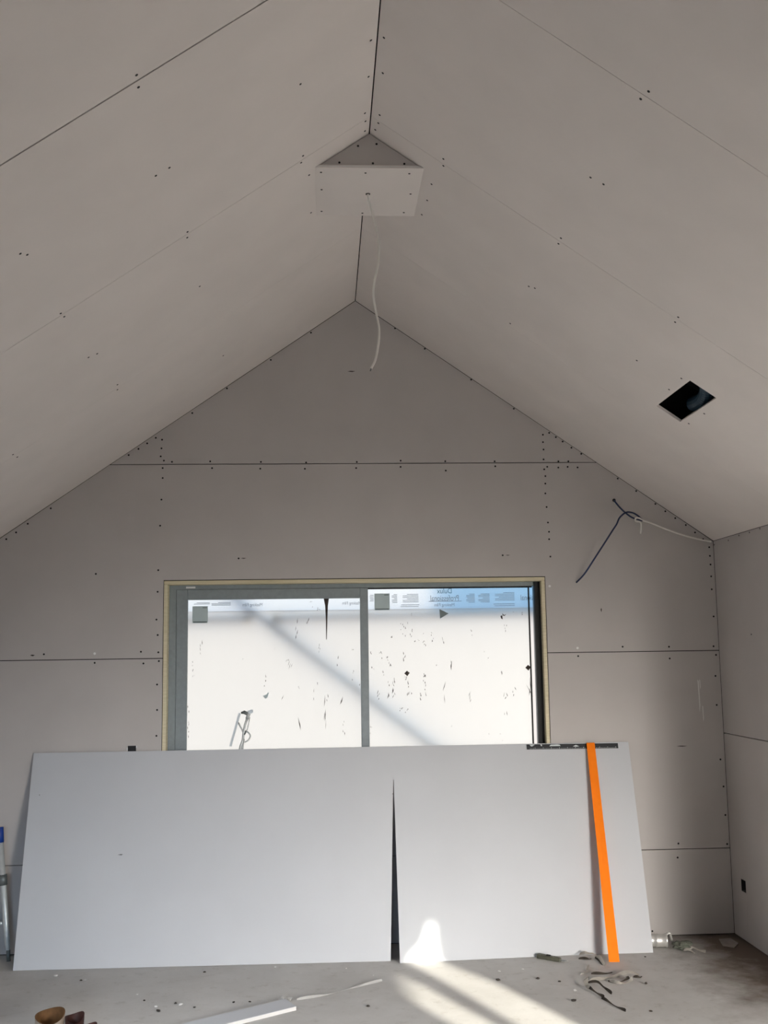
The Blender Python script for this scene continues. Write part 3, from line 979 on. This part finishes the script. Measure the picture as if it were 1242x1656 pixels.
for side, xs in ((0, xsl), (1, xsr)):
    n = len(xs) - 1
    for k in range(NT):
        for i in range(n):
            quad(sv(side, i, k, 0), sv(side, i + 1, k, 0), sv(side, i + 1, k + 1, 0), sv(side, i, k + 1, 0))
            quad(sv(side, i, k, 1), sv(side, i, k + 1, 1), sv(side, i + 1, k + 1, 1), sv(side, i + 1, k, 1))
        for i, on in ((0, side == 0 or k < KC), (n, side == 1 or k < KC)):
            if on:
                quad(sv(side, i, k, 0), sv(side, i, k + 1, 0), sv(side, i, k + 1, 1), sv(side, i, k, 1))
    for i in range(n):
        for k in (0, NT):
            quad(sv(side, i, k, 0), sv(side, i + 1, k, 0), sv(side, i + 1, k, 1), sv(side, i, k, 1))
for k in range(KC, NT):
    quad(sv(0, 20, k, 0), sv(1, 0, k, 0), sv(1, 0, k + 1, 0), sv(0, 20, k + 1, 0))
    quad(sv(0, 20, k, 1), sv(0, 20, k + 1, 1), sv(1, 0, k + 1, 1), sv(1, 0, k, 1))
quad(sv(0, 20, NT, 0), sv(1, 0, NT, 0), sv(1, 0, NT, 1), sv(0, 20, NT, 1))
quad(sv(0, 20, KC, 0), sv(1, 0, KC, 0), sv(1, 0, KC, 1), sv(0, 20, KC, 1))
body = from_bm('board', bm, 'sheet', sheet)
for x, z, w in ((-1.40, 0.585, 0.03), (-1.895, 0.92, 0.006), (0.188, 0.885, 0.007)):
    bm = bmesh.new()
    q = sheet_pos(x, z / ZT, x > SXC) - sheet.location
    bm_prism(bm, [q + V((-w / 2, -0.0012, 0)), q + V((0, -0.0012, 0.003)), q + V((w / 2, -0.0012, 0.002)), q + V((w * 0.2, -0.0012, -0.0025))], (0, 0.0008, 0))
    from_bm('scuff', bm, 'debris_dark', sheet)

# ------------------------------------------------------------------ orange drywall T-square
tsq = empty('drywall_square', (1.383, -0.505, 0.0))
tag(tsq, 'orange drywall square with black ruler head leaning on the loose sheet', 'square')
o0 = tsq.location
A0, A1 = V((1.354, -0.503, 0.001)), V((1.412, -0.509, 0.001))
B0, B1 = V((1.387, -0.0325, 1.158)), V((1.437, -0.0325, 1.158))
thk = V((0, 0.0032, 0.0013))
bm = bmesh.new()
bm_prism(bm, rel([A0, A1, B1, B0], o0), thk)
from_bm('blade', bm, 'orange', tsq)
ax = V((1, 0, -0.005)).normalized()
up = V((0.0, 0.27, 0.963)).normalized()
nf = ax.cross(up).normalized()          # towards the room is -nf or nf depending on order
if nf.y > 0:
    nf = -nf
hc = V((1.018, -0.0265, 1.125))
LEN, HH = 0.567, 0.031


def hp(u, v, d=0.0):
    return hc + ax * u + up * v + nf * d - o0


bm = bmesh.new()
bm_prism(bm, [hp(0, 0), hp(LEN, 0), hp(LEN, HH), hp(0, HH)], -nf * 0.0035)
head = from_bm('ruler_head', bm, 'black_metal', tsq)
bm = bmesh.new()
for k in range(2, 56):
    u = k * 0.01
    if 0.36 < u < 0.426:
        continue
    h = 0.0105 if k % 5 == 0 else 0.0065
    bm_prism(bm, [hp(u, 0.002, 0.0003), hp(u + 0.0028, 0.002, 0.0003), hp(u + 0.0028, h, 0.0003), hp(u, h, 0.0003)], -nf * 0.0002)
o = from_bm('ruler_marks', bm, 'ink', head)
o['kind'] = 'stuff'
bm = bmesh.new()
for pts in ([(0.018, 0.029), (0.028, 0.018), (0.036, 0.019), (0.052, 0.029)], [(0.085, 0.030), (0.09, 0.019), (0.096, 0.020), (0.094, 0.030)],
            [(0.14, 0.018), (0.21, 0.018), (0.205, 0.027), (0.19, 0.029), (0.150, 0.027)], [(0.285, 0.015), (0.305, 0.024), (0.325, 0.015), (0.305, 0.013)]):
    bm = bmesh.new()
    bm_prism(bm, [hp(u, v, 0.0003) for u, v in pts], -nf * 0.0002)
    from_bm('printed_mark', bm, 'ink', head)
for u in (0.385, 0.402):
    tube('rivet', [hp(u, 0.015, 0.0045), hp(u, 0.015, 0.0085)], 0.0035, 'orange', tsq, 8)

# ------------------------------------------------------------------ flush box peeping over the sheet on the left
fbx = empty('cable_box', (-1.374, 0.0, 1.15))
tag(fbx, 'small black cable box on the wall just above the loose sheet', 'cable box')
bm = bmesh.new()
bm_box(bm, -0.024, 0.024, -0.006, -0.001, -0.06, 0.040)
from_bm('box_face', bm, 'seal', fbx)
box('white_lug', -0.031, -0.0245, -0.006, -0.001, 0.012, 0.030, 'bead', fbx)
box('white_lug', 0.0245, 0.029, -0.006, -0.001, 0.028, 0.040, 'bead', fbx)

# ------------------------------------------------------------------ cables
yb = BOXB[-1][1]
c = empty('ceiling_cable', (WCABLE[0][0], yb, BZ))
tag(c, 'white electrical cable hanging loose from the ridge bulkhead', 'cable')
pts = [(x, yb + 0.012 * math.sin(i * 0.9), z) for i, (x, z) in enumerate(WCABLE)]
pts[0] = (WCABLE[0][0], yb, BZ - 0.001)
tube('sheath', rel(smooth_path(pts, 8), c.location), 0.0052, 'cable_white', c)
tube('bare_end', rel([pts[-1], V(pts[-1]) + V((-0.004, 0, -0.012))], c.location), 0.003, 'knuckle', c, 8)

bow = [0.004, 0.03, 0.05, 0.06, 0.062, 0.058, 0.05, 0.045, 0.045, 0.055, 0.075, 0.09, 0.10, 0.105, 0.085, 0.05, 0.005]
c = empty('data_cable', (BLUE[0][0], 0, BLUE[0][1]))
tag(c, 'dark blue cable looping out of the gable wall, right of the window', 'cable')


def lift(p, d):      # move a point seen on the wall towards the room along the line of sight from the room's middle
    return V((p[0] * (1 - d * 0.16) - 0.003 * d, -d, p[1] + d * 0.0 - (p[1] - 1.7073) * d / 6.7))


tube('sheath', rel(smooth_path([lift(p, d) for p, d in zip(BLUE, bow)], 6), c.location), 0.0052, 'cable_blue', c)
bm = bmesh.new()
bm_tube(bm, [V((0, -0.0018, 0)), V((0, -0.0003, 0))], 0.011, 12)
from_bm('wall_hole', bm, 'seal', c)
c = empty('corner_cable', (WHITE2[0][0], 0, WHITE2[0][1]))
tag(c, 'white cable from the top corner of the wall, hooked round the blue one', 'cable')
bow2 = [0.012, 0.02, 0.03, 0.04, 0.05, 0.056, 0.07, 0.075, 0.075, 0.066, 0.06, 0.05]
tube('sheath', rel(smooth_path([lift(p, d) for p, d in zip(WHITE2, bow2)], 6), c.location), 0.0052, 'cable_white', c)

# ------------------------------------------------------------------ hand tool on the window sill
t = empty('hand_tool', (-0.72, 0.03, 0.984))
tag(t, 'grey metal hand tool with trigger loop standing on the window sill', 'tool')
Y = 0.03


def tp(*pts): return rel([(x, Y, z) for x, z in pts], t.location)


bm = bmesh.new()
bm_box(bm, -0.007, 0.007, -0.006, 0.006, 0.0, 0.205, Matrix.Translation(V((-0.788, Y, 1.174)) - t.location) @ Matrix.Rotation(math.atan2(0.056, 0.2), 4, 'Y'))
from_bm('handle_bar', bm, 'alu_bright', t)
tube('frame_rod', tp((-0.742, 0.985), (-0.738, 1.10), (-0.728, 1.17), (-0.712, 1.21), (-0.709, 1.25), (-0.700, 1.30), (-0.685, 1.345)), 0.0075, 'alu_bright', t)
tube('frame_rod', tp((-0.715, 0.985), (-0.715, 1.10), (-0.714, 1.17), (-0.708, 1.215)), 0.0065, 'alu_bright', t)
tube('brace', tp((-0.742, 1.315), (-0.728, 1.29), (-0.711, 1.258)), 0.005, 'alu_bright', t)
tube('brace', tp((-0.672, 1.345), (-0.678, 1.31), (-0.685, 1.275), (-0.694, 1.26)), 0.0035, 'alu_bright', t)
tube('trigger_loop', [p for p in smooth_path(tp((-0.694, 1.262), (-0.676, 1.25), (-0.668, 1.232), (-0.680, 1.208), (-0.702, 1.196)), 5)], 0.0045, 'alu_bright', t)
bm = bmesh.new()
bm_tube(bm, tp((-0.724, 1.372), (-0.706, 1.376), (-0.690, 1.368), (-0.676, 1.358)), [0.006, 0.011, 0.011, 0.007], 10)
from_bm('clamp', bm, 'knuckle', t, True)
tube('catch', tp((-0.706, 1.242), (-0.694, 1.264)), 0.007, 'knuckle', t)
bm = bmesh.new()
bm_box(bm, -0.017, 0.017, -0.007, 0.007, -0.011, 0.011, Matrix.Translation(V((-0.668, Y, 1.378)) - t.location) @ Matrix.Rotation(-0.35, 4, 'Y'))
bmesh.ops.bevel(bm, geom=bm.edges[:], offset=0.003, segments=2, affect='EDGES')
from_bm('grip_end', bm, 'alu_bright', t)
tube('grip_neck', tp((-0.676, 1.368), (-0.688, 1.336)), 0.011, 'alu_bright', t)

# ------------------------------------------------------------------ folded trestle at the left edge
t = empty('folding_trestle', (-2.12, -0.12, 0.0))
tag(t, 'aluminium trestle with a blue cap standing at the left edge', 'trestle')
L0 = t.location
for dx, dy in ((0.0, 0.0), (-0.115, 0.05)):
    foot, top = V((-2.034 + dx, -0.12 + dy, 0.012)), V((-2.108 + dx, -0.10 + dy, 0.66))
    leg = tube('leg', rel([foot.lerp(top, 0.0), foot.lerp(top, 0.10), foot.lerp(top, 0.16), top], L0), [0.008, 0.012, 0.017, 0.0185], 'alu_bright', t, 12)
    tube('foot_pad', rel([foot - V((0, 0, 0.0115)), foot + V((-0.004, 0, 0.05))], L0), 0.0115, 'knuckle', leg, 10)
    tube('pivot', rel([foot.lerp(top, 0.63), foot.lerp(top, 0.72)], L0), 0.025, 'knuckle', leg, 12)
    tube('cap', rel([top, top + V((-0.006, 0, 0.085))], L0), [0.022, 0.022], 'blue_plastic', leg, 12)
for k in (0.3, 0.85):
    a = V((-2.034, -0.12, 0.012)).lerp(V((-2.108, -0.10, 0.66)), k)
    tube('cross_bar', rel([a + V((-0.02, 0.01, 0)), a + V((-0.1, 0.045, 0))], L0), 0.010, 'alu_bright', t, 10)
box('stay', -0.05, -0.028, -0.012, 0.0, 0.0015, 0.30, 'alu_bright', t)

# ------------------------------------------------------------------ things on the floor
def ribbon(name, pts, w, material, parent, lift_=0.0):
    pts = smooth_path(pts, 4)
    bm = bmesh.new()
    rows = []
    for i, p in enumerate(pts):
        d = (pts[min(i + 1, len(pts) - 1)] - pts[max(i - 1, 0)])
        s = V((-d.y, d.x, 0)).normalized() * w * 0.5
        e = 0.35 if i in (0, len(pts) - 1) else 1.0
        tilt = V((0, 0, 0.006 * math.sin(i * 0.7)))
        rows.append((bm.verts.new(p + s * e + tilt + V((0, 0, 0.008))), bm.verts.new(p - s * e + V((0, 0, 0.0015)))))
    for a, b in zip(rows, rows[1:]):
        bm.faces.new((a[0], a[1], b[1], b[0]))
    r_ = bmesh.ops.solidify(bm, geom=bm.faces[:], thickness=0.0012)
    return from_bm(name, bm, material, parent)


def scrap(label, base, strips, group=None):
    o = empty('paper_scrap', (base[0], base[1], 0.0))
    tag(o, label, 'paper scrap', group)
    for k, (pts, w, m_) in enumerate(strips):
        ribbon('strip', rel([(x, y, z) for x, y, z in pts], o.location), w, m_, o)
    return o


scrap('small curl of torn pale paper at the foot of the orange square', (1.24, -0.40),
      [([(1.215, -0.385, 0.012), (1.25, -0.41, 0.022), (1.29, -0.405, 0.02), (1.305, -0.39, 0.004)], 0.03, 'paper'),
       ([(1.20, -0.43, 0.0), (1.245, -0.455, 0.004), (1.27, -0.44, 0.002)], 0.010, 'paper_dark'),
       ([(1.305, -0.42, 0.008), (1.308, -0.49, 0.014), (1.312, -0.57, 0.0)], 0.018, 'paper'),
       ([(1.296, -0.42, 0.002), (1.30, -0.50, 0.006), (1.304, -0.56, 0.0)], 0.012, 'paper_dark')], 'torn paper strips on the floor')
scrap('thin bent paper strip lying between the two bigger scraps', (1.2, -0.66),
      [([(1.225, -0.56, 0.0), (1.20, -0.64, 0.003), (1.178, -0.70, 0.001), (1.14, -0.735, 0.0)], 0.014, 'paper'),
       ([(1.20, -0.72, 0.0), (1.26, -0.735, 0.002), (1.32, -0.70, 0.0)], 0.010, 'paper_dark')], 'torn paper strips on the floor')
scrap('forked dark paper strip with pale folded end on the floor', (1.14, -0.95),
      [([(1.15, -0.865, 0.02), (1.128, -0.90, 0.024), (1.118, -0.96, 0.015), (1.122, -1.0, 0.008)], 0.022, 'paper'),
       ([(1.125, -0.955, 0.002), (1.125, -1.02, 0.012), (1.145, -1.09, 0.010), (1.165, -1.13, 0.0)], 0.011, 'paper_dark'),
       ([(1.14, -0.885, 0.002), (1.185, -0.92, 0.014), (1.20, -0.99, 0.010), (1.218, -1.075, 0.0)], 0.011, 'paper_dark'),
       ([(1.15, -1.13, 0.0), (1.162, -1.2, 0.006), (1.19, -1.28, 0.003), (1.215, -1.34, 0.0)], 0.008, 'paper_dark')], 'torn paper strips on the floor')
scrap('long wavy pale paper strip with ringed end on the floor', (1.3, -0.82),
      [([(1.16, -0.86, 0.003), (1.235, -0.83, 0.006), (1.31, -0.785, 0.004), (1.40, -0.745, 0.007), (1.45, -0.755, 0.0)], 0.022, 'paper'),
       ([(1.255, -0.86, 0.0), (1.285, -0.90, 0.006), (1.335, -0.88, 0.008), (1.375, -0.83, 0.006), (1.35, -0.80, 0.003)], 0.008, 'paper_dark'),
       ([(1.26, -0.87, 0.006), (1.30, -0.93, 0.008), (1.36, -0.90, 0.008), (1.388, -0.84, 0.004)], 0.012, 'paper'),
       ([(1.405, -0.80, 0.0), (1.43, -0.82, 0.003), (1.455, -0.79, 0.0)], 0.008, 'paper_dark')], 'torn paper strips on the floor')

k = empty('utility_knife', (1.04, -0.42, 0.0))
tag(k, 'olive grey utility knife lying on the floor by the sheet', 'knife')
kd = V((1.092 - 0.978, -0.475 + 0.372, 0))
ang = math.atan2(kd.y, kd.x)
mx = Matrix.Translation(V((0.978, -0.372, 0.001)) - k.location) @ Matrix.Rotation(ang, 4, 'Z')
bm = bmesh.new()
bm_prism(bm, [mx @ V(p) for p in ((0, -0.013, 0), (0.012, -0.017, 0), (0.125, -0.013, 0), (0.150, -0.009, 0), (0.150, 0.009, 0), (0.12, 0.014, 0), (0.012, 0.016, 0), (0, 0.011, 0))], (0, 0, 0.022))
bmesh.ops.bevel(bm, geom=[e for e in bm.edges if e.calc_length() > 0.02], offset=0.003, segments=1, affect='EDGES')
from_bm('handle', bm, 'olive', k)
bm = bmesh.new()
bm_prism(bm, [mx @ V(p) for p in ((0.150, -0.008, 0.009), (0.175, -0.008, 0.009), (0.192, 0.009, 0.009), (0.150, 0.009, 0.009))], (0, 0, 0.0015))
from_bm('blade', bm, 'knuckle', k)
box('slider', 0.06, 0.085, -0.005, 0.005, 0.021, 0.027, 'seal', k, 0.001, mx)

# plasterboard offcut at the lower edge
oc = empty('plasterboard_offcut', (-0.6, -1.3, 0.0))
tag(oc, 'narrow white-edged plasterboard offcut lying on the floor', 'offcut')
P = [V((-0.362, -1.158, 0.006)), V((-0.420, -1.036, 0.006)), V((-1.12, -1.516, 0.006)), V((-1.06, -1.638, 0.006))]
prism('paper_face', rel([p + V((0, 0, 0.0125)) for p in P], oc.location), (0, 0, 0.0015), 'sheet', oc)
prism('gypsum_core', rel([p - V((0, 0, 0.005)) for p in P], oc.location), (0, 0, 0.0170), 'edge', oc)
st = empty('paper_strip', (-0.36, -1.0, 0.0))
tag(st, 'long thin white sliver lying on the floor beyond the offcut', 'strip')
ribbon('sliver', rel([(-0.363, -1.003, 0.0), (-0.25, -0.955, 0.0), (-0.1, -0.85, 0.0), (0.080, -0.727, 0.0)], st.location), 0.008, 'edge', st)
cr_ = empty('gypsum_crumb', (-0.40, -1.0, 0.0))
tag(cr_, 'little white crumbled gypsum shaving at the end of the offcut', 'crumb')
ribbon('shaving', rel([(-0.455, -0.995, 0.004), (-0.43, -1.012, 0.010), (-0.405, -0.99, 0.006), (-0.39, -1.01, 0.002)], cr_.location), 0.02, 'edge', cr_)

# metal tin and rag by the corner
c = empty('metal_tin', (1.70, -0.235, 0.0))
tag(c, 'silver metal tin lying on its side behind the sheet end', 'tin')
TR_ = 0.038
prof = [(-0.06, 0.030), (-0.06, TR_), (-0.045, TR_ + 0.002), (-0.04, TR_ - 0.002), (0.0, TR_ - 0.002), (0.004, TR_ + 0.001), (0.01, TR_ - 0.002), (0.055, TR_ - 0.002), (0.06, TR_ + 0.002), (0.066, TR_), (0.066, 0.032), (0.050, 0.031), (0.050, 0.002)]
bm = bmesh.new()
rings = []
ca = math.radians(-8)
for px, pr in prof:
    ring = []
    for q in range(24):
        th = 2 * math.pi * q / 24
        p = V((px, pr * math.cos(th), pr * math.sin(th) + TR_ + 0.0025))
        ring.append(bm.verts.new(Matrix.Rotation(ca, 3, 'Z') @ p))
    rings.append(ring)
for a, b in zip(rings, rings[1:]):
    for q in range(24):
        bm.faces.new((a[q], a[(q + 1) % 24], b[(q + 1) % 24], b[q]))
bm.faces.new(rings[0])
bm.faces.new(rings[-1])
from_bm('can', bm, 'silver', c, True)
bm = bmesh.new()
bm_tube(bm, smooth_path([(0.064, -0.01, 0.072), (0.082, -0.012, 0.082), (0.09, -0.008, 0.06), (0.098, -0.004, 0.03)], 4), 0.0065, 8)
from_bm('torn_lid', bm, 'silver', c, True)


def lump(name, loc, size, material, parent, seed, sub=2):
    r2 = random.Random(seed)
    bm = bmesh.new()
    bmesh.ops.create_icosphere(bm, subdivisions=sub, radius=1.0)
    ph = [r2.uniform(0, 6) for _ in range(6)]
    for v in bm.verts:
        d = v.co.normalized()
        f = 1 + 0.28 * math.sin(d.x * 5 + ph[0]) * math.sin(d.y * 4 + ph[1]) + 0.2 * math.sin(d.z * 7 + ph[2] + d.x * 3) + r2.uniform(-0.08, 0.08)
        v.co = V((d.x * size[0] * f, d.y * size[1] * f, d.z * size[2] * f))
    zmin = min(v.co.z for v in bm.verts)
    for v in bm.verts:
        v.co += V(loc) - V((0, 0, zmin))
    return from_bm(name, bm, material, parent)


rg = empty('crumpled_rag', (1.835, -0.31, 0.0))
tag(rg, 'crumpled grey green rag beside the silver tin in the dark corner', 'rag')
lump('cloth', (0.0, 0.0, 0.0012), (0.055, 0.04, 0.02), 'rag', rg, 3, 3)
ribbon('strap', [(0.02, -0.035, 0.004), (0.05, -0.02, 0.016), (0.085, -0.045, 0.006), (0.11, -0.07, 0.0)], 0.018, 'paper', rg)
ribbon('strap', [(-0.01, -0.045, 0.006), (0.02, -0.055, 0.012), (0.045, -0.08, 0.0)], 0.014, 'paper', rg)
pl = empty('paper_flake', (2.15, -0.14, 0.0))
tag(pl, 'pale flat offcut lying in the dark right-hand corner', 'flake')
prism('flake_face', [(-0.03, 0.03, 0.0015), (0.045, 0.04, 0.0015), (0.05, -0.07, 0.0015), (-0.01, -0.16, 0.0015), (-0.06, -0.12, 0.0015)], (0, 0, 0.004), 'flake', pl)

# brown pouch at the lower left
pc = empty('tool_pouch', (-1.462, -1.43, 0.0))
tag(pc, 'open brown pouch with a pale outside on the floor, lower left', 'pouch')


def pocket(name, cx, cy, rx, ry, h, m_out, m_in, parent, wob, tall=0.0):
    n = 32
    bm = bmesh.new()
    rows = []
    for lev, (f, rr) in enumerate(((0, 0.82), (0.5, 0.95), (1, 1.0))):
        ring = []
        for q in range(n):
            th = 2 * math.pi * q / n
            z = h * f * (1 + wob * math.sin(2 * th + 0.6) + tall * math.sin(th)) if f else 0.002
            ring.append(V((cx + rx * rr * math.cos(th), cy + ry * rr * math.sin(th), z)))
        rows.append(ring)
    vs = [[bm.verts.new(p) for p in ring] for ring in rows]
    for a, b in zip(vs, vs[1:]):
        for q in range(n):
            bm.faces.new((a[q], a[(q + 1) % n], b[(q + 1) % n], b[q]))
    bm.faces.new(vs[0])
    o = from_bm(name, bm, m_out, parent, True)
    bm = bmesh.new()
    ins = []
    for ring, s in ((rows[2], 1.0), (rows[2], 0.93), (rows[1], 0.90), (rows[0], 0.85)):
        cz = V((cx, cy, 0))
        ins.append([bm.verts.new(V((cx + (p.x - cx) * s, cy + (p.y - cy) * s, p.z + 0.001))) for p in ring])
    for a, b in zip(ins, ins[1:]):
        for q in range(n):
            bm.faces.new((a[q], a[(q + 1) % n], b[(q + 1) % n], b[q]))
    bm.faces.new(ins[-1])
    from_bm('pocket_lining', bm, m_in, o, True)
    return o


pocket('pocket', -0.015, 0.0, 0.066, 0.078, 0.098, 'leather_out', 'leather', pc, 0.06, 0.14)
pocket('pocket', 0.092, 0.02, 0.043, 0.055, 0.080, 'leather_dark', 'leather_dark', pc, 0.10, 0.1)
pocket('pocket', 0.170, -0.01, 0.03, 0.035, 0.05, 'leather_dark', 'leather_dark', pc, 0.1, 0.1)

# bits of debris on the slab
DEB = [(-1.685, -0.464, 'w', 0.014), (-1.510, -0.550, 'w', 0.008), (-1.530, -0.548, 'd', 0.009), (-1.183, -0.829, 'w', 0.006), (-1.131, -0.935, 'd', 0.007),
       (-1.058, -1.030, 'w', 0.010), (-1.034, -1.107, 'd', 0.013), (-0.967, -0.991, 'd', 0.009), (-0.938, -1.023, 'w', 0.013), (-0.865, -1.068, 'd', 0.008),
       (-0.677, -1.010, 'd', 0.009), (-0.597, -1.009, 'd', 0.008), (-0.880, -0.468, 'd', 0.008), (-0.012, -1.135, 'd', 0.012), (0.690, -0.780, 'd', 0.016),
       (1.004, -0.834, 'd', 0.010), (0.903, -0.769, 'd', 0.013), (0.856, -0.593, 'w', 0.007), (1.004, -1.161, 'd', 0.016), (1.438, -0.922, 'd', 0.012),
       (1.333, -1.344, 'd', 0.009), (-0.498, -0.413, 'w', 0.006), (-0.105, -0.479, 'w', 0.006), (0.038, -0.622, 'w', 0.005), (1.05, -0.99, 'w', 0.012),
       (0.72, -0.62, 'w', 0.008), (1.58, -0.43, 'd', 0.008)]
where = ['in front of the sheet by its left end', 'beside a dark crumb near the left end', 'beside a white crumb near the left end', 'left of the grouped crumbs',
         'alone right of the pouch', 'above the row of dark crumbs', 'with a brown fleck, right of the pouch', 'left of the pale crumb by the offcut',
         'next to the offcut, left part', 'just over the edge of the offcut', 'behind the offcut, left of two', 'behind the offcut, right of two',
         'close to the sheet, left of centre', 'alone in the middle of the floor', 'right of the bright sun stripe', 'left of the forked paper strip',
         'below the knife', 'below the knife, left side', 'lowest, between sun stripe and paper strip', 'right of the paper strips', 'at the lower edge, right side',
         'near the sheet left of the slit', 'near the sheet by the slit', 'left of the sun patch', 'left of the forked strip', 'beside the sun patch on the right',
         'right of the orange square']
for i, ((x, y, kd_, s), wh) in enumerate(zip(DEB, where)):
    o = lump('debris_crumb', (0, 0, 0.0006), (s * (1.3 if kd_ == 'w' else 1.0), s * 0.8, s * 0.4), 'edge' if kd_ == 'w' else 'debris_dark', None, 20 + i, 1)
    o.location = (x, y, 0)
    o.rotation_euler = (0, 0, rnd.uniform(0, 3))
    tag(o, ('small white crumb on the floor ' if kd_ == 'w' else 'small dark crumb on the floor ') + wh, 'crumb', 'crumbs on the concrete floor')
